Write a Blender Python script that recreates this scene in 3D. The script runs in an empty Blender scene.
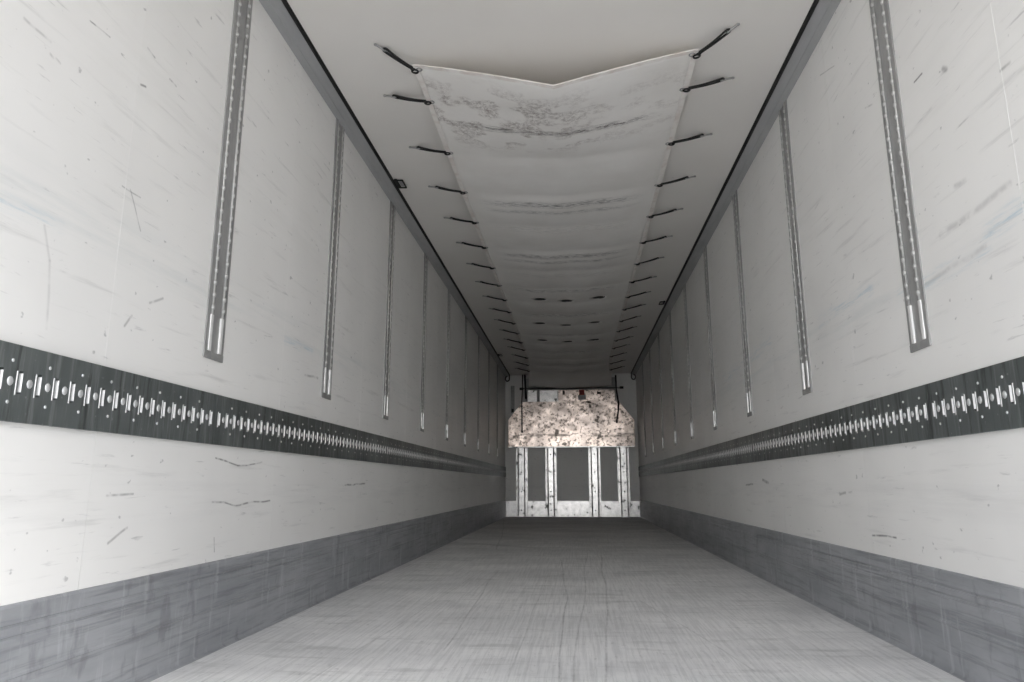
import bpy, bmesh, math, random
from mathutils import Vector, Matrix
from mathutils.geometry import delaunay_2d_cdt

random.seed(7)
sc = bpy.context.scene
C = sc.collection
PI = math.pi

# ------------------------------------------------------------------ camera
cam_d = bpy.data.cameras.new('camera')
cam = bpy.data.objects.new('camera', cam_d)
C.objects.link(cam)
cam_d.sensor_width = 36.0
cam_d.lens = 696.41 / 1024 * 36.0
cam_d.clip_start = 0.02
YAW, PITCH, ROLL = 0.08893, 0.20373, -0.00136
cy_, sy_, cp_, sp_ = math.cos(YAW), math.sin(YAW), math.cos(PITCH), math.sin(PITCH)
fw = Vector((-sy_ * cp_, cy_ * cp_, sp_))
rt = Vector((cy_, sy_, 0))
up = rt.cross(fw)
r2 = rt * math.cos(ROLL) + up * math.sin(ROLL)
u2 = up * math.cos(ROLL) - rt * math.sin(ROLL)
cam.matrix_world = Matrix(((r2.x, u2.x, -fw.x, 0.06728), (r2.y, u2.y, -fw.y, 0.0), (r2.z, u2.z, -fw.z, 0.57291), (0, 0, 0, 1)))
sc.camera = cam

# ------------------------------------------------------------------ daylight
world = bpy.data.worlds.new('daylight')
sc.world = world
world.use_nodes = True
bg = world.node_tree.nodes['Background']
wt = world.node_tree                                    # hazy bright sky: white at the horizon, pale blue overhead
w_tc = wt.nodes.new('ShaderNodeTexCoord')
w_sp = wt.nodes.new('ShaderNodeSeparateXYZ'); wt.links.new(w_tc.outputs['Generated'], w_sp.inputs[0])
w_rp = wt.nodes.new('ShaderNodeValToRGB'); wt.links.new(w_sp.outputs[2], w_rp.inputs[0])
w_rp.color_ramp.elements[0].color = (1.0, 0.99, 0.975, 1)
w_rp.color_ramp.elements[1].color = (0.40, 0.47, 0.62, 1)
wt.links.new(w_rp.outputs[0], bg.inputs[0])
bg.inputs[1].default_value = 1.5
sun_d = bpy.data.lights.new('veiled_sun', 'SUN')
sun_d.energy = 1.6
sun_d.angle = math.radians(30)                          # sun in haze, behind the open doors on the right
sun_d.color = (1.0, 0.98, 0.95)
sun = bpy.data.objects.new('veiled_sun', sun_d)
C.objects.link(sun)
sun.rotation_euler = Vector((-0.42, 0.52, -0.74)).to_track_quat('-Z', 'Y').to_euler()

vs = sc.view_settings
vs.view_transform = 'Standard'
vs.look = 'None'
vs.gamma = 1.0
vs.use_curve_mapping = False
vs.exposure = 1.73
cyc = sc.cycles
cyc.max_bounces = 16
cyc.diffuse_bounces = 12
cyc.glossy_bounces = 8
cyc.use_denoising = True
cyc.caustics_reflective = True

# ------------------------------------------------------------------ sizes
W2, H, L, Y0 = 1.23, 2.6228, 13.114, -0.40
XI, HC, HK = 0.0827, 2.585, 0.3047
B0, B1 = 0.7165, 0.8945
PITCHY, T0L, T0R, HS = 1.16665, 2.3664, 2.4006, 1.017

# ------------------------------------------------------------------ node helpers
class N:
    def __init__(self, name, rough=0.5, metal=0.0, color=(0.8, 0.8, 0.8)):
        self.m = bpy.data.materials.new(name)
        self.m.use_nodes = True
        self.t = self.m.node_tree
        self.b = self.t.nodes['Principled BSDF']
        self.b.inputs['Roughness'].default_value = rough
        self.b.inputs['Metallic'].default_value = metal
        self.b.inputs['Base Color'].default_value = (*color, 1)
        self._pos = None
    def n(self, kind, **kw):
        x = self.t.nodes.new(kind)
        for k, v in kw.items():
            setattr(x, k, v)
        return x
    def link(self, a, b):
        self.t.links.new(a, b)
    def set(self, sock, v):
        if hasattr(v, 'node'):
            self.link(v, sock)
        else:
            sock.default_value = v
    def pos(self):
        if self._pos is None:
            self._pos = self.n('ShaderNodeNewGeometry').outputs['Position']
        return self._pos
    def obj(self):
        return self.n('ShaderNodeTexCoord').outputs['Object']
    def math(self, op, a, b=0.0, c=0.0, clamp=False):
        x = self.n('ShaderNodeMath', operation=op, use_clamp=clamp)
        for s, v in zip(x.inputs, (a, b, c)):
            self.set(s, v)
        return x.outputs[0]
    def vmath(self, op, a, b=None, scale=None):
        x = self.n('ShaderNodeVectorMath', operation=op)
        self.set(x.inputs[0], a)
        if b is not None:
            self.set(x.inputs[1], b)
        if scale is not None:
            self.set(x.inputs['Scale'], scale)
        return x.outputs['Value'] if op in ('DOT_PRODUCT', 'LENGTH', 'DISTANCE') else x.outputs[0]
    def noise(self, vec, scale, stretch=(1, 1, 1), detail=4.0, rough=0.55, dist=0.0):
        v = self.vmath('MULTIPLY', vec, tuple(stretch))
        x = self.n('ShaderNodeTexNoise')
        self.link(v, x.inputs['Vector'])
        x.inputs['Scale'].default_value = scale
        x.inputs['Detail'].default_value = detail
        x.inputs['Roughness'].default_value = rough
        x.inputs['Distortion'].default_value = dist
        return x.outputs[0]
    def ramp(self, v, a, b, lo=0.0, hi=1.0):
        x = self.n('ShaderNodeMapRange', interpolation_type='SMOOTHSTEP')
        self.set(x.inputs[0], v)
        for i, q in zip((1, 2, 3, 4), (a, b, lo, hi)):
            self.set(x.inputs[i], q)
        return x.outputs[0]
    def mix(self, fac, a, b):
        x = self.n('ShaderNodeMix', data_type='RGBA')
        self.set(x.inputs[0], fac)
        for s, v in ((x.inputs[6], a), (x.inputs[7], b)):
            self.set(s, (*v, 1) if isinstance(v, tuple) else v)
        return x.outputs[2]
    def seg(self, p, a, b, width, soft=0.7):
        """mask of a scuff stroke from a to b (world points)"""
        a, b = Vector(a), Vector(b)
        ba = b - a
        pa = self.vmath('SUBTRACT', p, tuple(a))
        h = self.math('MULTIPLY', self.vmath('DOT_PRODUCT', pa, tuple(ba)), 1.0 / max(ba.length_squared, 1e-9), clamp=True)
        d = self.vmath('DISTANCE', pa, self.vmath('SCALE', tuple(ba), scale=h))
        return self.ramp(d, width * (1 - soft), width, 1.0, 0.0)
    def bump(self, h, strength=0.2, dist=0.01):
        x = self.n('ShaderNodeBump')
        x.inputs['Strength'].default_value = strength
        x.inputs['Distance'].default_value = dist
        self.link(h, x.inputs['Height'])
        self.link(x.outputs[0], self.b.inputs['Normal'])
    def color(self, c):
        self.set(self.b.inputs['Base Color'], c)
    def rough(self, r):
        self.set(self.b.inputs['Roughness'], r)

def wall_material(name, x, dark, blue, tint=(0.845, 0.838, 0.82)):
    k = N(name, 0.42)
    p = k.pos()
    col = k.mix(k.ramp(k.noise(p, 1.6, detail=3), 0.3, 0.75), tint, tuple(c * 0.94 for c in tint))
    # faint scuffs drawn out along the trailer
    st = k.noise(p, 9.0, (1, 0.22, 3.2), 5, 0.62)
    col = k.mix(k.ramp(st, 0.57, 0.76, 0, 0.42), col, (0.50, 0.50, 0.49))
    st2 = k.noise(p, 22.0, (1, 0.3, 2.4), 4, 0.6, 0.4)
    col = k.mix(k.ramp(st2, 0.63, 0.75, 0, 0.5), col, (0.38, 0.38, 0.38))
    sp = k.noise(p, 34.0, (1, 0.8, 1.0), 2, 0.5)
    col = k.mix(k.ramp(sp, 0.71, 0.77, 0, 0.55), col, (0.3, 0.3, 0.3))
    # long rub bands at pallet and carton heights
    zz = k.n('ShaderNodeSeparateXYZ'); k.link(p, zz.inputs[0])
    z = zz.outputs[2]
    for zc, hw, am, cc in ((1.27, 0.12, 0.22, (0.50, 0.56, 0.57)), (0.53, 0.10, 0.18, (0.5, 0.5, 0.5)), (1.8, 0.2, 0.1, (0.5, 0.5, 0.48))):
        g = k.ramp(k.math('ABSOLUTE', k.math('SUBTRACT', z, zc)), 0.0, hw, 1.0, 0.0)
        f = k.math('MULTIPLY', g, k.ramp(k.noise(p, 6.0, (1, 0.25, 4.0), 5, 0.65), 0.42, 0.68, 0, am))
        col = k.mix(f, col, cc)
    wob = k.noise(p, 24.0, (1, 1, 1), 2)
    jog = k.math('MULTIPLY', k.math('SUBTRACT', k.noise(p, 6.0, (1, 1, 1), 1), 0.5), 0.022)
    pj = k.vmath('ADD', p, k.vmath('SCALE', (0, 0.35, 1.0), scale=jog))
    for (y1, z1, y2, z2), w, am in dark:
        s = k.seg(pj, (x, y1, z1), (x, y2, z2), w * 1.15, 0.95)
        s = k.math('MULTIPLY', s, k.ramp(wob, 0.30, 0.60, 0.2 * am, am))
        col = k.mix(s, col, (0.09, 0.09, 0.09))
    for (y1, z1, y2, z2), w, am in blue:
        s = k.seg(p, (x, y1, z1), (x, y2, z2), w, 1.0)
        s = k.math('MULTIPLY', s, k.ramp(k.noise(p, 20, (1, 0.25, 3.0), 5, 0.7), 0.45, 0.68, 0.04 * am, am * 0.85))
        col = k.mix(s, col, (0.25, 0.45, 0.58))
    k.color(col)
    k.bump(k.noise(p, 3.0, detail=2), 0.05, 0.02)
    return k.m

dl = [((1.578, 1.816, 1.66, 1.825), .0035, .9), ((1.827, 1.904, 1.865, 1.898), .005, .75), ((1.462, 1.634, 1.472, 1.632), .006, .7), ((1.482, 1.636, 1.497, 1.633), .005, .7),
      ((1.814, 1.772, 1.838, 1.78), .005, .7), ((1.952, 1.876, 1.988, 1.873), .005, .7), ((1.373, 1.674, 1.456, 1.667), .006, .3),
      ((1.821, 1.429, 1.888, 1.323), .0035, .45), ((1.784, 1.423, 1.87, 1.422), .0035, .45), ((1.973, 1.127, 2.037, 1.157), .006, .4),
      ((1.867, 1.03, 1.894, 1.067), .006, .45), ((2.453, .673, 2.626, .649), .0045, .8), ((2.626, .649, 2.834, .667), .0045, .7),
      ((2.452, .514, 2.667, .498), .0045, .7), ((2.667, .498, 2.937, .511), .005, .75), ((1.901, .416, 1.978, .452), .006, .5),
      ((1.873, .547, 1.99, .548), .005, .5), ((3.917, .573, 4.298, .585), .007, .8), ((2.496, .335, 2.487, .387), .0035, .6),
      ((1.522, 1.205, 1.554, 1.125), .006, .18), ((1.554, 1.125, 1.572, .95), .006, .18), ((3.239, 1.096, 3.412, 1.108), .008, .5)]
bl = [((1.30, 1.212, 1.572, 1.216), .03, .55), ((2.982, 1.216, 3.312, 1.224), .03, .45)]
dr = [((2.235, 1.901, 2.181, 1.897), .005, .8), ((2.061, 1.837, 2.046, 1.827), .013, .5), ((2.084, 1.458, 2.029, 1.453), .012, .3),
      ((2.329, 1.218, 1.98, 1.233), .012, .22), ((3.022, 2.428, 2.847, 2.365), .004, .4), ((2.611, 2.027, 2.55, 2.004), .005, .5),
      ((2.201, 1.345, 1.836, 1.35), .014, .25), ((1.804, 1.668, 1.761, 1.663), .007, .5), ((2.96, .375, 2.75, .38), .005, .8),
      ((3.693, .734, 3.401, .74), .004, .3), ((4.55, .60, 4.42, .585), .012, .75), ((5.0, .57, 4.8, .575), .008, .6), ((3.27, .53, 3.2, .535), .008, .5)]
br = [((2.507, 1.233, 1.983, 1.22), .05, .4), ((1.949, 1.261, 1.78, 1.284), .05, .6), ((3.315, 1.323, 2.744, 1.318), .05, .5), ((5.5, 1.37, 4.148, 1.40), .06, .35)]
M = {}
M['wall_l'] = wall_material('white_grp_panel_scuffed', -W2, dl, bl)
M['wall_r'] = wall_material('white_grp_panel_rubbed', W2, dr, br)
M['wall'] = wall_material('white_grp_panel', 0, [], [])

k = N('ceiling_grp', 0.45); p = k.pos()
c = k.mix(k.ramp(k.noise(p, 1.2, detail=3), 0.3, 0.7), (0.84, 0.818, 0.785), (0.80, 0.777, 0.745))
c = k.mix(k.ramp(k.noise(p, 16, (1, 0.8, 1), 3, 0.6), 0.70, 0.78, 0, 0.45), c, (0.45, 0.44, 0.42))
k.color(c); M['ceiling'] = k.m

k = N('floor_worn_grit', 0.62); p = k.pos()
big = k.noise(p, 1.5, (0.7, 1.2, 1), 6, 0.65)
c = k.mix(k.ramp(big, 0.32, 0.68), (0.62, 0.62, 0.62), (0.79, 0.785, 0.78))
fine = k.noise(p, 85.0, (1.0, 0.028, 1), 4, 0.7)
c = k.mix(k.ramp(fine, 0.42, 0.62, 0, 0.27), c, (0.28, 0.28, 0.28))
fine2 = k.noise(p, 80.0, (1.0, 0.14, 1), 5, 0.75, 0.1)
c = k.mix(k.ramp(fine2, 0.56, 0.72, 0, 0.30), c, (0.84, 0.84, 0.83))
cross = k.noise(p, 9.0, (0.30, 1.3, 1), 5, 0.65)
c = k.mix(k.ramp(cross, 0.52, 0.72, 0, 0.42), c, (0.30, 0.30, 0.295))
speck = k.noise(p, 55, (1, 0.35, 1), 4, 0.7)
c = k.mix(k.ramp(speck, 0.56, 0.72, 0, 0.40), c, (0.28, 0.28, 0.28))
wv = k.noise(p, 2.2, (1, 0.25, 1), 1)
pp = k.vmath('ADD', p, k.vmath('SCALE', (1.0, 0, 0), scale=k.math('MULTIPLY', k.math('SUBTRACT', wv, 0.5), 0.10)))
for a, b, w, am in [((.01, 2.0, 0), (.01, 3.74, 0), .008, .6), ((.01, 3.74, 0), (-.06, 5.66, 0), .01, .55), ((.14, 2.0, 0), (.22, 4.1, 0), .008, .55),
                    ((.22, 4.1, 0), (.26, 6.08, 0), .012, .6), ((.05, 2.0, 0), (.16, 6.3, 0), .007, .5), ((-.42, 2.6, 0), (-.46, 4.98, 0), .008, .5), ((-.15, 2.2, 0), (-.13, 4.49, 0), .006, .4),
                    ((-1.12, 11.9, 0), (-.64, 6.5, 0), .014, .5), ((.38, 3.77, 0), (.60, 2.4, 0), .008, .4), ((-.75, 2.0, 0), (-.55, 5.2, 0), .008, .4), ((-1.0, 7.2, 0), (-.3, 6.7, 0), .10, .35), ((-.2, 3.9, 0), (.3, 3.95, 0), .05, .25)]:
    s = k.seg(pp, a, b, w * 0.8, 1.0)
    c = k.mix(k.math('MULTIPLY', s, k.ramp(fine2, 0.35, 0.6, am * 0.85, am * 0.3)), c, (0.10, 0.10, 0.10))
k.color(c)
k.rough(k.ramp(big, 0.3, 0.7, 0.70, 0.55))
k.bump(k.math('ADD', fine, k.math('MULTIPLY', fine2, 0.6)), 0.25, 0.004)
M['floor'] = k.m

def kick_material():
    k = N('scuffed_kick_plate', 0.5, 0.35); p = k.pos()
    base = (0.42, 0.432, 0.452)
    c = k.mix(k.ramp(k.noise(p, 5, (1, 0.35, 1.2), 5, 0.65), 0.35, 0.68, 0, 0.6), base, (0.26, 0.272, 0.29))
    c = k.mix(k.ramp(k.noise(p, 20, (1, 0.10, 2.4), 5, 0.7), 0.48, 0.66, 0, 0.5), c, (0.18, 0.187, 0.195))
    c = k.mix(k.ramp(k.noise(p, 15, (1, 1.6, 0.22), 4, 0.6), 0.55, 0.70, 0, 0.45), c, (0.56, 0.58, 0.60))
    c = k.mix(k.ramp(k.noise(p, 11, (1, 1.3, 0.5), 4, 0.6), 0.56, 0.70, 0, 0.35), c, (0.15, 0.152, 0.16))
    k.color(c)
    k.bump(k.noise(p, 30, (1, 0.2, 1.5), 3), 0.1, 0.003)
    return k.m
def metal(name, base, rough, streak=(1, 1, 1), sscale=20, dark=0.5, amount=0.5, metallic=1.0, bump=0.1):
    k = N(name, rough, metallic); p = k.pos()
    f = k.noise(p, sscale, streak, 5, 0.65)
    c = k.mix(k.ramp(f, 0.35, 0.70, 0, amount), base, tuple(b * dark for b in base))
    g = k.noise(p, sscale * 0.2, streak, 3, 0.6)
    c = k.mix(k.ramp(g, 0.4, 0.7, 0, amount * 0.7), c, tuple(b * dark for b in base))
    k.color(c)
    k.rough(k.ramp(f, 0.3, 0.7, rough * 0.85, min(1, rough * 1.25)))
    if bump:
        k.bump(f, bump, 0.003)
    return k.m
M['kick'] = kick_material()
M['alu'] = metal('brushed_aluminium', (0.72, 0.72, 0.72), 0.40, (1, 1, 0.3), 20, 0.7, 0.5)
k = N('galvanised_rail', 0.40, 0.75); p = k.pos()
c = k.mix(k.ramp(k.noise(p, 3.0, (1, 1, 0.6), 3), 0.35, 0.65), (0.25, 0.275, 0.275), (0.15, 0.168, 0.168))
c = k.mix(k.ramp(k.noise(p, 40, (1, 1.2, 0.07), 4, 0.65), 0.50, 0.70, 0, 0.7), c, (0.40, 0.42, 0.425))
c = k.mix(k.ramp(k.noise(p, 24, (1, 1.2, 0.10), 5, 0.7, 0.2), 0.50, 0.68, 0, 0.8), c, (0.09, 0.095, 0.095))
c = k.mix(k.ramp(k.noise(p, 60, (1, 1, 0.8), 3, 0.6), 0.64, 0.74, 0, 0.7), c, (0.42, 0.43, 0.43))
k.color(c); k.bump(k.noise(p, 8, (1, 1, 0.5), 3), 0.15, 0.004); M['steel'] = k.m
M['dimple'] = metal('pressed_steel_dimple', (0.74, 0.75, 0.755), 0.38, (1, 1, 1), 40, 0.6, 0.5, 0.5, 0)
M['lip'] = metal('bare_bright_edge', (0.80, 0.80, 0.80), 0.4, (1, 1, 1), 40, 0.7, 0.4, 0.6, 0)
M['track'] = metal('anodised_track', (0.40, 0.40, 0.395), 0.5, (1, 1, 0.3), 24, 0.7, 0.6, 0.4)
M['rib'] = metal('worn_track_rib', (0.92, 0.92, 0.91), 0.42, (1, 1, 1), 30, 0.8, 0.4, 0.5, 0)
M['trim'] = metal('dull_cove_extrusion', (0.46, 0.465, 0.47), 0.6, (1, 0.2, 1), 10, 0.75, 0.5, 0.2)
k = N('black_rubber', 0.6, 0, (0.006, 0.006, 0.006)); M['rubber'] = k.m
k = N('black_elastic', 0.65, 0, (0.010, 0.010, 0.010)); k.bump(k.noise(k.obj(), 300), 0.2, 0.001); M['cord'] = k.m
k = N('grey_hook', 0.5, 0.6, (0.40, 0.40, 0.40)); M['hook'] = k.m
k = N('red_label', 0.5, 0, (0.32, 0.03, 0.02)); M['red'] = k.m
k = N('asphalt', 0.85); p = k.pos()
k.color(k.mix(k.noise(p, 8, detail=6), (0.36, 0.34, 0.31), (0.26, 0.25, 0.23))); M['ground'] = k.m

k = N('bulkhead_aluminium', 0.25, 0.95); p = k.pos()
c = k.mix(k.ramp(k.noise(p, 2.2, detail=5), 0.36, 0.62), (0.86, 0.73, 0.65), (0.50, 0.43, 0.39))
c = k.mix(k.ramp(k.noise(p, 22, (1, 1, 1.1), 4, 0.6), 0.52, 0.61, 0, 0.85), c, (0.12, 0.10, 0.09))
c = k.mix(k.ramp(k.noise(p, 6.5, (1, 1, 1.3), 3, 0.5), 0.63, 0.69, 0, 0.9), c, (0.04, 0.035, 0.03))
zz = k.n('ShaderNodeSeparateXYZ'); k.link(p, zz.inputs[0])
g = k.ramp(k.math('ABSOLUTE', k.math('SUBTRACT', zz.outputs[2], 1.47)), 0.0, 0.06, 1, 0)
c = k.mix(k.math('MULTIPLY', g, k.ramp(k.noise(p, 12, (0.4, 1, 2), 3), 0.45, 0.6, 0, 0.8)), c, (0.05, 0.045, 0.04))
k.color(c); k.bump(k.noise(p, 2.5, detail=2), 0.35, 0.04); M['bulkhead'] = k.m
k = N('post_aluminium', 0.27, 0.85); p = k.pos()
c = k.mix(k.ramp(k.noise(p, 9, detail=4), 0.35, 0.7), (0.82, 0.81, 0.80), (0.58, 0.575, 0.57))
c = k.mix(k.ramp(k.noise(p, 9, (1.0, 1, 1), 3, 0.5), 0.61, 0.67, 0, 0.9), c, (0.05, 0.05, 0.05))
k.color(c); M['post'] = k.m

# canvas with grime in bands where the cargo rubbed it
k = N('duct_canvas', 0.8); p = k.pos()
zz = k.n('ShaderNodeSeparateXYZ'); k.link(p, zz.inputs[0])
yy, xx = zz.outputs[1], zz.outputs[0]
c = k.mix(k.ramp(k.noise(p, 2.0, detail=4), 0.3, 0.7), (0.89, 0.875, 0.85), (0.82, 0.80, 0.77))
xfade = k.ramp(k.math('ABSOLUTE', xx), 0.30, 0.64, 1, 0)
lines = k.noise(p, 40, (0.30, 2.2, 0), 6, 0.8, 0.2)
for yc, hw, am, cc in ((3.50, .045, 1.3, (.10, .09, .09)), (4.60, .07, 1.0, (.12, .12, .12)), (4.73, .05, .8, (.2, .2, .2)), (5.74, .07, 1.0, (.11, .11, .11)), (5.88, .06, .8, (.2, .2, .2)),
                       (6.86, .07, .8, (.18, .18, .18)), (7.95, .10, .7, (.2, .19, .18)), (9.08, .10, .6, (.2, .19, .18)), (10.3, .12, .6, (.2, .19, .18)), (11.3, .12, .5, (.2, .19, .18)), (5.1, .10, .3, (.3, .3, .3)), (6.1, .12, .35, (.3, .3, .3)), (6.3, .1, .3, (.3, .3, .3))):
    g = k.ramp(k.math('ABSOLUTE', k.math('SUBTRACT', yy, yc)), 0.0, hw, 1, 0)
    f = k.math('MULTIPLY', k.math('MULTIPLY', g, xfade), k.ramp(lines, 0.46, 0.60, 0.03 * am, am))
    c = k.mix(f, c, cc)
bl_ = k.noise(p, 30, (1, 1.0, 0), 7, 0.9)
big = k.noise(p, 5.0, (1, 1.3, 0), 2, 0.5)
g = k.ramp(k.math('ABSOLUTE', k.math('SUBTRACT', yy, 3.42)), 0.15, 0.42, 1, 0)
gx = k.ramp(xx, -0.1, 0.35, 1.0, 0.35)
f = k.math('MULTIPLY', k.math('MULTIPLY', g, gx), k.math('MULTIPLY', k.ramp(bl_, 0.43, 0.60, 0, 0.72), k.ramp(big, 0.47, 0.57, 0.05, 1)))
c = k.mix(f, c, (0.20, 0.155, 0.14))
k.color(c)
k.bump(k.noise(p, 12, (0.5, 1.6, 1), 3), 0.12, 0.012)
M['canvas'] = k.m
k = N('canvas_hem', 0.8); p = k.pos()
k.color(k.mix(k.ramp(k.noise(p, 14, detail=4), 0.4, 0.7), (0.85, 0.82, 0.79), (0.74, 0.68, 0.64))); M['hem'] = k.m

# ------------------------------------------------------------------ mesh helpers
def add_box(bm, x0, x1, y0, y1, z0, z1, bev=0.0):
    t = bmesh.new()
    bmesh.ops.create_cube(t, size=1.0)
    for v in t.verts:
        v.co = Vector(((x0 + x1) / 2 + v.co.x * (x1 - x0), (y0 + y1) / 2 + v.co.y * (y1 - y0), (z0 + z1) / 2 + v.co.z * (z1 - z0)))
    if bev:
        bmesh.ops.bevel(t, geom=t.edges[:], offset=bev, segments=2, profile=0.5, affect='EDGES')
    me = bpy.data.meshes.new('tmp'); t.to_mesh(me); t.free()
    bm.from_mesh(me); bpy.data.meshes.remove(me)

def add_extrude(bm, pts, y0, y1, cap=True):
    """closed outline pts (x, z) drawn out along y"""
    a = [bm.verts.new((x, y0, z)) for x, z in pts]
    b = [bm.verts.new((x, y1, z)) for x, z in pts]
    n = len(pts)
    for i in range(n):
        bm.faces.new((a[i], a[(i + 1) % n], b[(i + 1) % n], b[i]))
    if cap:
        bm.faces.new(a[::-1]); bm.faces.new(b)

def add_tube(bm, pts, r, seg=6, closed=False):
    pts = [Vector(q) for q in pts]
    n = len(pts)
    rings = []
    prev = None
    for i, q in enumerate(pts):
        if closed:
            d = pts[(i + 1) % n] - pts[i - 1]
        else:
            d = pts[min(i + 1, n - 1)] - pts[max(i - 1, 0)]
        d.normalize()
        if prev is None:
            u = d.orthogonal().normalized()
        else:
            u = (prev - d * prev.dot(d)).normalized()
        prev = u
        v = d.cross(u)
        rings.append([bm.verts.new(q + (u * math.cos(2 * PI * j / seg) + v * math.sin(2 * PI * j / seg)) * r) for j in range(seg)])
    for i in range(n if closed else n - 1):
        A, B = rings[i], rings[(i + 1) % n]
        for j in range(seg):
            bm.faces.new((A[j], A[(j + 1) % seg], B[(j + 1) % seg], B[j]))
    if not closed:
        bm.faces.new(rings[0][::-1]); bm.faces.new(rings[-1])

def add_ball(bm, c, rx, ry, rz, u=10, v=6):
    r = bmesh.ops.create_uvsphere(bm, u_segments=u, v_segments=v, radius=1.0)
    for w in r['verts']:
        w.co = Vector((c[0] + w.co.x * rx, c[1] + w.co.y * ry, c[2] + w.co.z * rz))

def mesh(name, bm, mat, smooth=False):
    bmesh.ops.recalc_face_normals(bm, faces=bm.faces[:])
    me = bpy.data.meshes.new(name)
    bm.to_mesh(me); bm.free()
    me.materials.append(mat)
    if smooth:
        for f in me.polygons:
            f.use_smooth = True
    return me

def obj(name, data, parent=None, loc=(0, 0, 0), rotz=0.0):
    o = bpy.data.objects.new(name, data)
    C.objects.link(o)
    o.location = loc
    o.rotation_euler = (0, 0, rotz)
    if parent is not None:
        o.parent = parent
    return o

def tag(o, label=None, cat=None, group=None, kind=None):
    if label: o['label'] = label
    if cat: o['category'] = cat
    if group: o['group'] = group
    if kind: o['kind'] = kind
    return o

def struct(name, bm, mat, label, cat, smooth=False):
    return tag(obj(name, mesh(name, bm, mat, smooth)), label, cat, kind='structure')

ORD = ['first', 'second', 'third', 'fourth', 'fifth', 'sixth', 'seventh', 'eighth', 'ninth', 'tenth', 'eleventh', 'twelfth', 'thirteenth', 'fourteenth', 'fifteenth', 'sixteenth', 'seventeenth', 'eighteenth']

# ------------------------------------------------------------------ the trailer body
bm = bmesh.new(); add_box(bm, -60, 60, -70, 60, -1.45, -1.25)
struct('ground', bm, M['ground'], 'grey yard ground outside the open trailer', 'ground')

bm = bmesh.new(); add_box(bm, -W2 - 0.07, W2 + 0.07, Y0, L + 0.12, -0.12, 0.0)
struct('floor', bm, M['floor'], 'worn grey gritty trailer floor with dark scratches', 'floor')
bm = bmesh.new(); add_box(bm, -W2 - 0.07, W2 + 0.07, Y0, L + 0.12, H, H + 0.08)
struct('ceiling', bm, M['ceiling'], 'smooth white ceiling of the trailer', 'ceiling')
bm = bmesh.new(); add_box(bm, -W2 - 0.07, W2 + 0.07, L, L + 0.10, 0.0, H)
struct('wall_back', bm, M['wall'], 'pale end wall of the trailer behind the aluminium posts', 'wall')

SEAM0 = 1.80
def side_wall(s, mat, name, label):
    bm = bmesh.new()
    add_box(bm, min(s * (W2 + 0.006), s * (W2 + 0.07)), max(s * (W2 + 0.006), s * (W2 + 0.07)), Y0, L, 0.0, H)
    w = struct(name, bm, mat, label, 'wall')
    edges = [Y0] + [SEAM0 + PITCHY * i for i in range(-1, 10)] + [L]
    edges = [e for e in edges if Y0 <= e <= L]
    for a, b in zip(edges[:-1], edges[1:]):
        bm = bmesh.new()
        add_box(bm, min(s * W2, s * (W2 + 0.006)), max(s * W2, s * (W2 + 0.006)), a + 0.0004, b - 0.0004, 0.0, H, 0.0004)
        obj('panel', mesh('panel', bm, mat), w)
    bead = None
    for e in edges[1:-1]:
        if bead is None:
            bm = bmesh.new()
            add_tube(bm, [(s * (W2 + 0.001), 0, 0.30), (s * (W2 + 0.001), 0, 1.4), (s * (W2 + 0.001), 0, H - 0.03)], 0.0017, 6)
            bead = mesh('seam_bead', bm, M['wall'], True)
        obj('seam_bead', bead, w, (0, e, 0))
    return w
side_wall(-1, M['wall_l'], 'wall_left', 'scuffed white panelled side wall on the left, brighter one')
side_wall(1, M['wall_r'], 'wall_right', 'scuffed white panelled side wall on the right, dimmer one')

# kick plates: grooved extrusion with a coved foot
def kick_profile(s):
    t = 0.008
    q = [(0.0, HK + 0.002), (t * 0.6, HK), (t, HK - 0.006), (t, 0.262), (t - 0.004, 0.259), (t - 0.004, 0.254), (t, 0.251),
         (t, 0.236), (t - 0.003, 0.233), (t - 0.003, 0.229), (t, 0.226), (t, 0.152), (t + 0.003, 0.149), (t + 0.003, 0.143), (t, 0.140)]
    for i in range(7):
        a = PI + i / 6 * PI / 2
        q.append((t + 0.012 + 0.012 * math.cos(a), 0.013 + 0.012 * math.sin(a)))
    q += [(t + 0.016, 0.001), (t + 0.016, -0.001), (0.0, -0.001)]
    return [(s * (W2 - d), z) for d, z in q]
for s, nm in ((-1, 'left'), (1, 'right')):
    bm = bmesh.new(); add_extrude(bm, kick_profile(s), Y0, L)
    struct('baseboard_' + nm, bm, M['kick'], 'grey scuffed metal kick plate along the foot of the %s wall' % nm, 'kick plate')

bm = bmesh.new()
add_box(bm, -W2 + 0.009, W2 - 0.009, L - 0.012, L, 0.0, 0.285, 0.002)
add_box(bm, -W2 + 0.009, W2 - 0.009, L - 0.016, L - 0.011, 0.14, 0.146)
add_box(bm, -W2 + 0.009, W2 - 0.009, L - 0.020, L - 0.004, 0.272, 0.287, 0.003)
struct('baseboard_back', bm, M['post'], 'bright aluminium kick plate at the foot of the end wall', 'kick plate')

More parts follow.
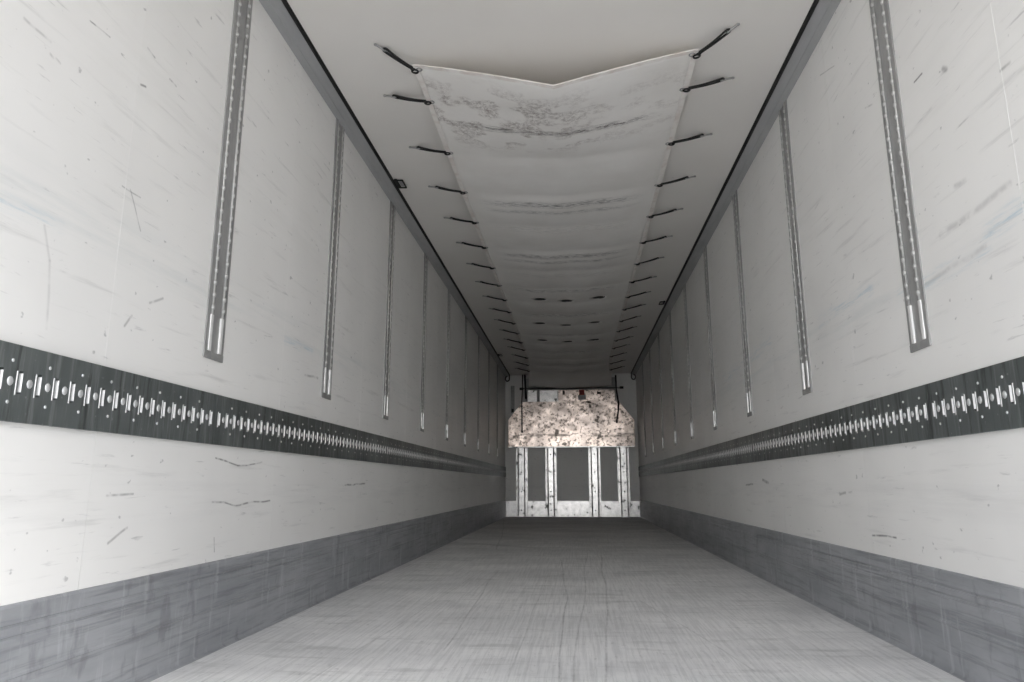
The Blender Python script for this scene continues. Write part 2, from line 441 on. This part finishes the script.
# ceiling coves with their black sealing strip
for s, nm in ((-1, 'left'), (1, 'right')):
    bm = bmesh.new()
    q = [(0.0, HC), (0.004, HC + 0.001), (0.03, HC + 0.0135), (0.034, HC + 0.013), (0.06, HC + 0.026), (XI - 0.003, H - 0.003), (XI - 0.003, H + 0.001), (0, H + 0.001)]
    add_extrude(bm, [(s * (W2 - d), z) for d, z in q], Y0, L)
    t = struct('trim_1' if s < 0 else 'trim_2', bm, M['trim'], 'grey cove strip where the %s wall meets the ceiling' % nm, 'trim')
    bm = bmesh.new()
    add_extrude(bm, [(s * (W2 - XI - d), z) for d, z in ((-0.006, H - 0.009), (0.004, H - 0.010), (0.012, H - 0.004), (0.013, H + 0.001), (-0.006, H + 0.001))], Y0, L - 0.02)
    pts = [(s * (W2 - XI - 0.002), L - 0.10, H - 0.012)]
    for i in range(9):
        a = -PI * 0.9 + i / 8 * PI * 1.35
        pts.append((s * (W2 - XI - 0.005 + 0.045 * (1 + math.cos(a)) * 0.9 - 0.0), L - 0.09 + 0.004 * i, H - 0.075 + 0.050 * math.sin(a) * 1.0))
    add_tube(bm, pts, 0.012, 6)
    obj('seal_strip', mesh('seal_strip', bm, M['rubber'], False), t)

# ------------------------------------------------------------------ perforated load rails along both walls
SLOT_P, SLOT_H, SLOT_W, ZM = 0.0582, 0.054, 0.012, 0.808
RAIL_T = 0.012
def rail_plate_bm(n, y_first, y0, y1):
    """plate in local coords: x = proud of wall (0..RAIL_T), slots really cut through"""
    bm = bmesh.new()
    zs = [B0, ZM - SLOT_H / 2, ZM + SLOT_H / 2, B1]
    ys = [y0]
    for i in range(n):
        c = y_first + i * SLOT_P
        ys += [c - SLOT_W / 2, c + SLOT_W / 2]
    ys.append(y1)
    x = RAIL_T
    grid = [[bm.verts.new((x, y, z)) for z in zs] for y in ys]
    for i in range(len(ys) - 1):
        for j in range(3):
            if j == 1 and i % 2 == 1:
                continue
            bm.faces.new((grid[i][j], grid[i + 1][j], grid[i + 1][j + 1], grid[i][j + 1]))
    # turned edges back to the wall
    bnd = [e for e in bm.edges if len(e.link_faces) == 1]
    r = bmesh.ops.extrude_edge_only(bm, edges=bnd)
    for v in r['geom']:
        if isinstance(v, bmesh.types.BMVert):
            v.co.x = 0.0005
    return bm
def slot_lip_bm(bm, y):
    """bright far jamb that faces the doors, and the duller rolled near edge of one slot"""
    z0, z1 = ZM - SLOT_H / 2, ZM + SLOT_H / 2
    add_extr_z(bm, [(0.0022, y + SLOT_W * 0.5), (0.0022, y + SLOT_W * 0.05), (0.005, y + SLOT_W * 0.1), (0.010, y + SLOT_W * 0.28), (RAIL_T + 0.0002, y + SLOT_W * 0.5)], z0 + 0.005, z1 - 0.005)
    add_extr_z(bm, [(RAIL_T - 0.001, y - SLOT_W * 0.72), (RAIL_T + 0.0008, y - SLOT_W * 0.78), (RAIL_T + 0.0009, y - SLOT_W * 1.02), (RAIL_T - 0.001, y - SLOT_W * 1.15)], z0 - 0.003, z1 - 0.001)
def add_extr_z(bm, pts, z0, z1):
    a = [bm.verts.new((x, y, z0)) for x, y in pts]
    b = [bm.verts.new((x, y, z1)) for x, y in pts]
    n = len(pts)
    for i in range(n):
        bm.faces.new((a[i], a[(i + 1) % n], b[(i + 1) % n], b[i]))
    bm.faces.new(a[::-1]); bm.faces.new(b)
bm = bmesh.new(); slot_lip_bm(bm, 0); ME_LIP = mesh('slot_lip', bm, M['lip'])
bm = bmesh.new(); add_ball(bm, (0, 0, 0), 0.0028, 0.0095, 0.011, 10, 6); ME_DIM = mesh('dimple', bm, M['dimple'], True)
bm = bmesh.new(); add_ball(bm, (0, 0, 0), 0.0022, 0.0046, 0.0046, 8, 5); ME_RIV = mesh('rivet', bm, M['dimple'], True)
SECT = ['nearest', 'second', 'third', 'fourth', 'fifth', 'farthest']
for s, nm, ph in ((-1, 'left', 1.501), (1, 'right', 1.940)):
    joints = [Y0] + [ph + SLOT_P * (math.floor((j - ph) / SLOT_P) + 0.5) for j in (2.375, 4.708, 7.041, 9.375, 11.708)] + [L - 0.001]
    for q in range(6):
        a, b = joints[q], joints[q + 1]
        root = obj('load_rail', None, None, (s * W2, a, 0))
        root.rotation_euler = (0, 0, 0)
        tag(root, 'slotted steel load rail along the %s wall, %s section from the camera' % (nm, SECT[q]), 'load rail', 'steel load rails along the walls')
        # local x runs into the room
        k0 = math.ceil((a + 0.014 - ph) / SLOT_P); k1 = math.floor((b - 0.014 - ph) / SLOT_P)
        ys = [ph + SLOT_P * i - a for i in range(k0, k1 + 1)]
        bm = rail_plate_bm(len(ys), ys[0], 0.0008, b - a - 0.0008)
        if s > 0:
            bmesh.ops.scale(bm, vec=(-1, 1, 1), verts=bm.verts[:])
        obj('plate', mesh('plate', bm, M['steel']), root)
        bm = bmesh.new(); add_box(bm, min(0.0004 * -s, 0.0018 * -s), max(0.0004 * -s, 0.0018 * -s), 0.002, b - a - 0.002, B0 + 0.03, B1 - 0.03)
        obj('slot_shade_strip', mesh('slot_shade_strip', bm, M['rubber']), root)  # black strip added behind the slots in place of shade in their cavities
        small = bmesh.new()
        for i, y in enumerate(ys):
            kk = k0 + i
            near = (a + y) < 5.2
            sp_y = [(ME_LIP, 'slot_lip', (0, y, 0))]
            yd = y + SLOT_P / 2
            if yd < b - a - 0.014:
                sp_y.append((ME_DIM, 'dimple', (RAIL_T, yd, ZM)))
                if kk % 2 == (1 if s < 0 else 0):
                    sp_y += [(ME_RIV, 'rivet', (RAIL_T, yd, 0.856)), (ME_RIV, 'rivet', (RAIL_T, yd, 0.760))]
            for me, nn, lc in sp_y:
                if near:
                    o = obj(nn, me, root, (-s * lc[0], lc[1], lc[2]))
                    if s > 0:
                        o.scale = (-1, 1, 1)
                else:
                    n0 = len(small.verts)
                    small.from_mesh(me)
                    small.verts.ensure_lookup_table()
                    for v in small.verts[n0:]:
                        v.co = Vector((-s * (v.co.x + lc[0]), v.co.y + lc[1], v.co.z + lc[2]))
        if len(small.verts):
            tag(obj('slot_row', mesh('slot_row', small, M['lip']), root), kind='stuff')
        else:
            small.free()

# ------------------------------------------------------------------ upright tracks on both walls
TW = 0.134
def track_parts():
    z0, z1 = HS, HC + 0.004
    P = []
    bm = bmesh.new()       # channel: two raised flanges, sunk web
    pr = [(0.0003, -TW / 2), (0.005, -TW / 2), (0.006, -TW / 2 + 0.004), (0.006, -0.042), (0.003, -0.036), (0.003, 0.036), (0.006, 0.042), (0.006, TW / 2 - 0.004), (0.005, TW / 2), (0.0003, TW / 2)]
    add_extr_z(bm, pr, z0, z1)
    P.append(('channel', mesh('channel', bm, M['track'])))
    for sy in (-1, 1):
        bm = bmesh.new()
        yc = sy * 0.037
        add_extr_z(bm, [(0.003, yc - 0.004), (0.0085, yc - 0.004), (0.0095, yc), (0.0085, yc + 0.004), (0.003, yc + 0.004)], z0 + 0.158, z1)
        z = z0 + 0.185
        while z < z1 - 0.02:
            add_ball(bm, (0.008, yc, z), 0.006, 0.009, 0.011, 8, 5)
            z += 0.046
        P.append(('scalloped_rib', mesh('scalloped_rib', bm, M['ribdull'], True)))
        bm = bmesh.new()
        add_extr_z(bm, [(0.003, yc - 0.010), (0.009, yc - 0.009), (0.011, yc), (0.009, yc + 0.009), (0.003, yc + 0.010)], z0 + 0.026, z0 + 0.158)
        P.append(('end_rib', mesh('end_rib', bm, M['rib'])))
    bm = bmesh.new()
    add_box(bm, 0.0003, 0.0065, -TW / 2 - 0.001, TW / 2 + 0.001, z0 - 0.001, z0 + 0.024, 0.001)
    P.append(('end_plate', mesh('end_plate', bm, M['track'])))
    return P
M['ribdull'] = metal('dull_track_rib', (0.66, 0.66, 0.65), 0.45, (1, 1, 1), 30, 0.75, 0.5, 0.6, 0)
TP = track_parts()
for s, nm, t0 in ((-1, 'left', T0L), (1, 'right', T0R)):
    for i in range(9):
        root = obj('wall_track', None, None, (s * W2, t0 + PITCHY * i, 0), 0 if s < 0 else PI)
        tag(root, 'upright grey metal track on the %s wall, %s from the camera' % (nm, ORD[i]), 'wall track', 'upright tracks on the side walls')
        for n_, me in TP:
            obj(n_, me, root)

# ------------------------------------------------------------------ canvas air duct under the ceiling
EY = [3.0, 3.31, 3.89, 4.48, 5.05, 5.63, 6.21, 6.80, 7.37, 7.92, 8.51, 9.10, 9.71, 10.28, 10.95, 11.62, 12.25]
def half_w(y):
    return 0.68 if y < 11 else 0.68 + 0.085 * min(1, (y - 11) / 1.9)
def front_y(u):
    return 2.985 + 0.0 * u
def sheet_z(u, y):
    z = 2.570
    t = max(0.0, min(1.0, (y - 3.0) / 1.2)); t = t * t * (3 - 2 * t)
    sag = 0.150 * (1 - t) + 0.062 * t
    if y > 6: sag -= 0.018 * min(1, (y - 6) / 3)
    vee = (1 - abs(u)) ** 1.15
    par = 1 - u * u
    z -= sag * (vee * (1 - t) + par * t)
    for a, b in zip(EY[:-1], EY[1:]):
        if a <= y <= b:
            f = (y - a) / (b - a)
            z -= 0.028 * (1 - abs(u) ** 3) * (f ** 0.6 * (1 - f) ** 0.9) * 1.9 * (1 - 0.6 * (1 - t))
            break
    if y > 12.25:
        f = (y - 12.25) / 0.67
        z -= 0.19 * f * f
    z -= 0.005 * math.sin(9 * u + 1.7 * y) * (1 - u * u) * t
    return z
HOLES = [(-0.27, 7.17), (0.01, 7.25), (0.34, 7.20), (-0.33, 8.37), (-0.01, 8.44), (0.34, 8.38), (-0.34, 9.40), (0.0, 9.46), (0.35, 9.41)]
YE = 12.92
nu, ny = 28, 240
co, ed = [], []
for j in range(ny + 1):
    y = 2.985 + (YE - 2.985) * j / ny
    for i in range(nu + 1):
        u = -1 + 2 * i / nu
        x = u * half_w(y)
        inside = False
        for hx, hy in HOLES:
            if ((x - hx) / 0.066) ** 2 + ((y - hy) / 0.066) ** 2 < 1.2:
                inside = True
        if not inside:
            co.append(Vector((x, y)))
for hx, hy in HOLES:
    base = len(co)
    for a in range(18):
        co.append(Vector((hx + 0.062 * math.cos(2 * PI * a / 18), hy + 0.062 * math.sin(2 * PI * a / 18))))
        ed.append((base + a, base + (a + 1) % 18))
vo, eo, fo, *_ = delaunay_2d_cdt(co, ed, [], 0, 1e-6)
bm = bmesh.new()
bv = [bm.verts.new((v.x, v.y, sheet_z(max(-1, min(1, v.x / half_w(v.y))), v.y))) for v in vo]
for f in fo:
    cx = sum((vo[i].x for i in f)) / len(f); cyy = sum((vo[i].y for i in f)) / len(f)
    if any((cx - hx) ** 2 + (cyy - hy) ** 2 < 0.060 ** 2 for hx, hy in HOLES):
        continue
    if all(abs(vo[i].x) > half_w(vo[i].y) - 1e-4 for i in f):      # outside the true outline
        continue
    try:
        bm.faces.new([bv[i] for i in f])
    except ValueError:
        pass
bmesh.ops.delete(bm, geom=[f for f in bm.faces if f.calc_area() < 1e-6], context='FACES_ONLY')
r = bmesh.ops.duplicate(bm, geom=bm.verts[:] + bm.edges[:] + bm.faces[:])      # 2 mm cloth: upper side and turned edges
vmap = r['vert_map']
upper = [v for v in r['geom'] if isinstance(v, bmesh.types.BMVert)]
uset = set(upper)
for e in [e for e in bm.edges if len(e.link_faces) == 1 and e.verts[0] not in uset]:
    a_, b_ = e.verts
    bm.faces.new((a_, b_, vmap[b_], vmap[a_]))
for v in upper:
    v.co.z += 0.002
sheet = obj('air_duct_sheet', None, None, (0, 2.985, 2.57))
tag(sheet, 'long stained white canvas air duct sheet slung under the ceiling', 'canvas sheet')
OFF = Vector((0, -2.985, -2.57))
bmesh.ops.translate(bm, vec=OFF, verts=bm.verts[:])
o = obj('canvas', mesh('canvas', bm, M['canvas'], True), sheet)
for s in (-1, 1):
    bm = bmesh.new(); prev = None
    for j in range(ny + 1):
        y = 2.985 + (YE - 2.985) * j / ny
        ring = []
        for u, dz in ((s * 1.003, 0.001), (s * 1.003, -0.0035), (s * 0.962, -0.0028), (s * 0.962, 0.001)):
            ring.append(bm.verts.new((u * half_w(y), y, sheet_z(max(-1, min(1, u)), y) + dz)))
        if prev:
            for q in range(4):
                bm.faces.new((prev[q], prev[(q + 1) % 4], ring[(q + 1) % 4], ring[q]))
        else:
            bm.faces.new(ring)
        prev = ring
    bm.faces.new(prev[::-1])
    bmesh.ops.translate(bm, vec=OFF, verts=bm.verts[:])
    obj('side_hem', mesh('side_hem', bm, M['hem']), sheet)
bm = bmesh.new(); prev = None
for i in range(41):
    u = -1 + i / 20
    ring = []
    for y, dz in ((2.981, 0.002), (2.981, -0.004), (3.005, -0.0035), (3.005, 0.001)):
        ring.append(bm.verts.new((u * 0.68, y, sheet_z(u, max(y, 2.985)) + dz)))
    if prev:
        for q in range(4):
            bm.faces.new((prev[q], prev[(q + 1) % 4], ring[(q + 1) % 4], ring[q]))
    else:
        bm.faces.new(ring)
    prev = ring
bm.faces.new(prev[::-1])
bmesh.ops.translate(bm, vec=OFF, verts=bm.verts[:])
obj('front_hem', mesh('front_hem', bm, M['hem']), sheet)

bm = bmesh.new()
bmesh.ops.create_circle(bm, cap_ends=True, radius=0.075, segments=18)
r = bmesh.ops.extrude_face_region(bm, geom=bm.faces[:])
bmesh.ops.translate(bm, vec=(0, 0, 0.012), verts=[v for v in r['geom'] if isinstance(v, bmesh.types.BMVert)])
me = mesh('hole_shade_disc', bm, M['rubber'])
for hx, hy in HOLES:                                    # added black disc above each hole, standing in for shade inside the duct
    obj('hole_shade_disc', me, sheet, tuple(Vector((hx, hy, sheet_z(hx / half_w(hy), hy) + 0.006)) + OFF))

bm = bmesh.new()
add_tube(bm, [(0.013 * math.cos(t), 0.013 * math.sin(t), 0) for t in [2 * PI * i / 12 for i in range(12)]], 0.003, 5, True)
me = mesh('eyelet', bm, M['hook'], True)
for s in (-1, 1):
    for y in EY:
        yy_ = max(y, 3.012)
        obj('eyelet', me, sheet, tuple(Vector((s * (half_w(yy_) - 0.026), yy_, sheet_z(s * 0.962, yy_) - 0.005)) + OFF))

# elastic ties holding the canvas edge to hooks on the ceiling
def tie_meshes(dx, dy):
    """outer hook lies at (dx, dy, up) from the eyelet"""
    hz = H - 2.57 - 0.006
    d = Vector((dx, dy, 0)); ln = d.length; d.normalize(); n = Vector((-d.y, d.x, 0))
    e = Vector((0, 0, 0)); hk = d * (ln * 0.76) + Vector((0, 0, hz - 0.006))
    bm = bmesh.new()
    pts = []
    TS = (0.0, 0.03, 0.2, 0.4, 0.6, 0.8, 0.97, 1.0)
    strand = lambda t, sd: e.lerp(hk, t) + n * sd * (0.0045 + 0.0065 * t ** 1.5) + Vector((0, 0, -0.004 * math.sin(PI * t)))
    pts = [strand(t, 1) for t in TS] + [hk + d * 0.008 + n * 0.004, hk + d * 0.008 - n * 0.004] + [strand(t, -1) for t in TS[::-1]] + [e - d * 0.004]
    add_tube(bm, pts, 0.0058, 6, True)
    cord = mesh('cord', bm, M['cord'], True)
    bm = bmesh.new()
    ring = [Vector((-d.x * 0.012, -d.y * 0.012, -0.011)) + (d * math.cos(a) * 0.016 + n * math.sin(a) * 0.013) for a in [2 * PI * i / 12 for i in range(12)]]
    add_tube(bm, ring, 0.0045, 6, True)
    knot = bm
    add_ball(knot, (0, 0, -0.002), 0.013, 0.011, 0.010, 8, 5)
    loop = mesh('knot', knot, M['cord'], True)
    bm = bmesh.new()
    a, b = d * (ln * 0.72) + Vector((0, 0, hz - 0.010)), d * ln + Vector((0, 0, hz))
    add_tube(bm, [a, a.lerp(b, 0.15) + Vector((0, 0, -0.004)), a.lerp(b, 0.5), b], 0.0055, 6)
    add_ball(bm, tuple(b), 0.009, 0.009, 0.006, 8, 5)
    hook = mesh('hook', bm, M['hook'], True)
    return (('cord', cord), ('knot', loop), ('hook', hook))
SET_N = tie_meshes(-0.225, 0.0)
SET_F = {-1: tie_meshes(-0.15, -0.135), 1: tie_meshes(0.155, -0.13)}
for s, nm in ((-1, 'left'), (1, 'right')):
    for i, y in enumerate(EY):
        root = obj('bungee_tie', None, None, (s * (half_w(y) + 0.006), y + (0.012 if i == 0 else 0), 2.568 if y < 12.2 else 2.566), (0 if s < 0 else PI) if i else 0)
        tag(root, 'black elastic tie on the %s edge of the ceiling canvas, %s from the front' % (nm, ORD[i]), 'bungee tie', 'elastic ties along the canvas edges')
        if i:
            root.rotation_euler.z += random.uniform(-0.05, 0.05) + (-s * 0.12 if i > 9 else 0)
        for n_, me in (SET_F[s] if i == 0 else SET_N):
            obj(n_, me, root)

# small black wire brackets beside the ceiling seals
for x, y, lab in ((-1.105, 4.41, 'small black bracket on the ceiling beside the left seal, near one'),
                  (1.10, 7.85, 'small black bracket on the ceiling beside the right seal'),
                  (-1.105, 10.94, 'tiny black bracket on the ceiling beside the left seal, far one')):
    root = tag(obj('ceiling_bracket', None, None, (x, y, H - 0.001)), lab, 'bracket')
    s = 1 if x < 0 else -1
    bm = bmesh.new()
    add_tube(bm, [(-s * 0.02, -0.06, -0.010), (s * 0.034, -0.06, -0.012), (s * 0.034, 0.06, -0.012), (-s * 0.02, 0.06, -0.010)], 0.0055, 6)
    obj('wire_loop', mesh('wire_loop', bm, M['rubber']), root)
    bm = bmesh.new(); add_box(bm, -0.024, -0.004, -0.066, 0.066, -0.014, -0.0005, 0.002)
    if s < 0: bmesh.ops.scale(bm, vec=(-1, 1, 1), verts=bm.verts[:])
    obj('foot', mesh('foot', bm, M['rubber']), root)
    bm = bmesh.new(); add_box(bm, 0.0, 0.030, -0.05, 0.05, -0.006, -0.0005, 0.001)
    if s < 0: bmesh.ops.scale(bm, vec=(-1, 1, 1), verts=bm.verts[:])
    obj('pad', mesh('pad', bm, M['hook']), root)

# ------------------------------------------------------------------ end wall fittings
bm = bmesh.new(); add_ball(bm, (0, 0, 0), 0.014, 0.006, 0.014, 8, 5); ME_BOLT = mesh('bolt', bm, M['track'], True)
def post(x0, x1, lab):
    root = tag(obj('bulkhead_post', None, None, ((x0 + x1) / 2, L - 0.02, 0.002)), lab, 'post', 'aluminium posts on the end wall')
    w = (x1 - x0) / 2
    bm = bmesh.new()
    pr = [(-w, 0.0), (-w, -0.012), (-w + 0.040, -0.014), (-w + 0.055, -0.085), (-w + 0.065, -0.090), (w - 0.065, -0.090), (w - 0.055, -0.085), (w - 0.040, -0.014), (w, -0.012), (w, 0.0)]
    a = [bm.verts.new((x, y, 0)) for x, y in pr]; b = [bm.verts.new((x, y, 1.34)) for x, y in pr]
    for i in range(len(pr)):
        bm.faces.new((a[i], a[(i + 1) % len(pr)], b[(i + 1) % len(pr)], b[i]))
    bm.faces.new(a[::-1]); bm.faces.new(b)
    hat = obj('hat_section', mesh('hat_section', bm, M['post']), root)
    for sx in (-1, 1):
        bm = bmesh.new()
        add_box(bm, sx * (w - 0.016) - 0.012, sx * (w - 0.016) + 0.012, -0.030, -0.011, 0.0, 1.30, 0.004)
        obj('flange', mesh('flange', bm, M['post']), root)
    for z in (0.12, 0.45, 0.80, 1.12):
        obj('bolt', ME_BOLT, hat, (0.0, -0.090, z))
for (a, b), lab in zip([(-1.03, -0.81), (-0.485, -0.275), (0.31, 0.53), (0.835, 1.055)],
                       ['upright aluminium post on the end wall, leftmost of four', 'upright aluminium post on the end wall, second from left with dark scuffs',
                        'upright aluminium post on the end wall, third from left', 'upright aluminium post on the end wall, rightmost of four']):
    post(a, b, lab)

root = tag(obj('bulkhead_plate', None, None, (0, L - 0.13, 1.25)), 'dented scratched aluminium bulkhead plate with chamfered top corners across the posts', 'bulkhead')
bm = bmesh.new()
out = [(-1.16, 0.0), (1.16, 0.0), (1.165, 0.49), (1.13, 0.53), (0.90, 0.83), (0.86, 0.845), (-0.87, 0.845), (-0.91, 0.83), (-1.13, 0.55), (-1.16, 0.51)]
f0 = [bm.verts.new((x, -0.006, z)) for x, z in out]; f1 = [bm.verts.new((x, 0.014, z)) for x, z in out]
bm.faces.new(f0); bm.faces.new(f1[::-1])
for i in range(len(out)):
    bm.faces.new((f0[i], f1[i], f1[(i + 1) % len(out)], f0[(i + 1) % len(out)]))
obj('plate', mesh('plate', bm, M['bulkhead']), root)
bm = bmesh.new(); add_box(bm, -1.16, 1.16, -0.022, -0.005, -0.005, 0.016, 0.004)
obj('bottom_lip', mesh('bottom_lip', bm, M['post']), root)
for sx in (-1, 1):
    bm = bmesh.new(); add_box(bm, sx * 1.155 - 0.010, sx * 1.155 + 0.010, -0.018, -0.003, 0.012, 0.48, 0.003)
    obj('side_lip', mesh('side_lip', bm, M['bulkhead']), root)
for x in (-0.92, -0.38, 0.42, 0.945):
    for z in (0.06, 0.45, 0.78):
        if z > 0.7 and abs(x) > 0.85: continue
        obj('bolt', ME_BOLT, root, (x, -0.007, z))

root = tag(obj('evaporator_housing', None, None, (0, L - 0.055, 2.0)), 'silver cooling unit housing above the bulkhead plate, under the canvas end', 'cooling unit')
def part_box(name, mat, *b, bev=0.003):
    bm = bmesh.new(); add_box(bm, *b, bev); return obj(name, mesh(name, bm, mat), root)
part_box('body', M['track'], -0.84, 0.84, 0.0, 0.052, 0.0, 0.55)
part_box('end_panel', M['post'], -0.80, -0.625, -0.03, 0.0, 0.0, 0.32)
part_box('access_panel', M['post'], -0.575, -0.235, -0.035, 0.0, 0.0, 0.32)
part_box('front_panel', M['bulkhead'], -0.225, 0.83, -0.03, 0.0, 0.0, 0.32)
part_box('latch', M['track'], 0.145, 0.29, -0.058, -0.03, 0.13, 0.215)
part_box('warning_label', M['red'], 0.165, 0.265, -0.034, -0.03, 0.216, 0.315, bev=0.0005)
part_box('clip', M['rubber'], -0.145, -0.10, -0.045, -0.03, 0.23, 0.30)
part_box('clip', M['rubber'], 0.50, 0.57, -0.042, -0.03, 0.235, 0.27)

root = tag(obj('crossbar', None, None, (0.02, L - 0.165, 2.342)), 'thin black bar holding the end of the canvas sheet', 'bar')
bm = bmesh.new(); add_tube(bm, [(-0.94, 0, 0.006), (-0.5, 0, 0.0), (0, 0, -0.002), (0.5, 0, -0.004), (0.95, 0, -0.010)], 0.009, 8)
obj('rod', mesh('rod', bm, M['rubber']), root)
for x in (-0.93, 0.93):
    bm = bmesh.new(); add_box(bm, x - 0.035, x + 0.035, -0.018, 0.018, -0.026, 0.018, 0.005)
    obj('end_block', mesh('end_block', bm, M['rubber']), root)

root = tag(obj('wall_plate', None, None, (-1.09, L - 0.012, 1.90)), 'narrow grey plate on the end wall left of the bulkhead plate', 'plate')
bm = bmesh.new(); add_box(bm, -0.035, 0.035, 0.0, 0.012, 0.0, 0.52, 0.003)
obj('strip', mesh('strip', bm, M['track']), root)
bm = bmesh.new(); add_box(bm, -0.020, 0.020, -0.014, 0.0, 0.02, 0.08, 0.003)
obj('catch', mesh('catch', bm, M['rubber']), root)

def strap(pts, r, lab, hookend):
    b = Vector(pts[-1])
    root = tag(obj('hanging_strap', None, None, tuple(b)), lab, 'strap')
    bm = bmesh.new(); add_tube(bm, [Vector(q) - b for q in pts], r, 6)
    obj('webbing', mesh('webbing', bm, M['rubber']), root)
    if hookend:
        bm = bmesh.new(); add_ball(bm, (0, 0, 0), r * 1.5, r * 1.5, r * 2.5, 8, 5)
        obj('end_knot', mesh('end_knot', bm, M['rubber']), root)
YS = L - 0.195
strap([(-0.888, YS, 2.60), (-0.890, YS, 2.30), (-0.905, YS, 2.05), (-0.900, YS, 1.54)], 0.011, 'long thin black strap hanging down the left of the bulkhead plate', True)
strap([(-0.845, YS, 2.60), (-0.835, YS, 2.38), (-0.825, YS, 2.14)], 0.018, 'short thick black strap at the left end of the black bar', False)
strap([(0.846, YS, 2.57), (0.850, YS, 2.30), (0.885, YS, 2.05), (0.875, YS, 1.90), (0.845, YS, 1.72)], 0.016, 'bent black strap hanging down the right of the bulkhead plate', True)
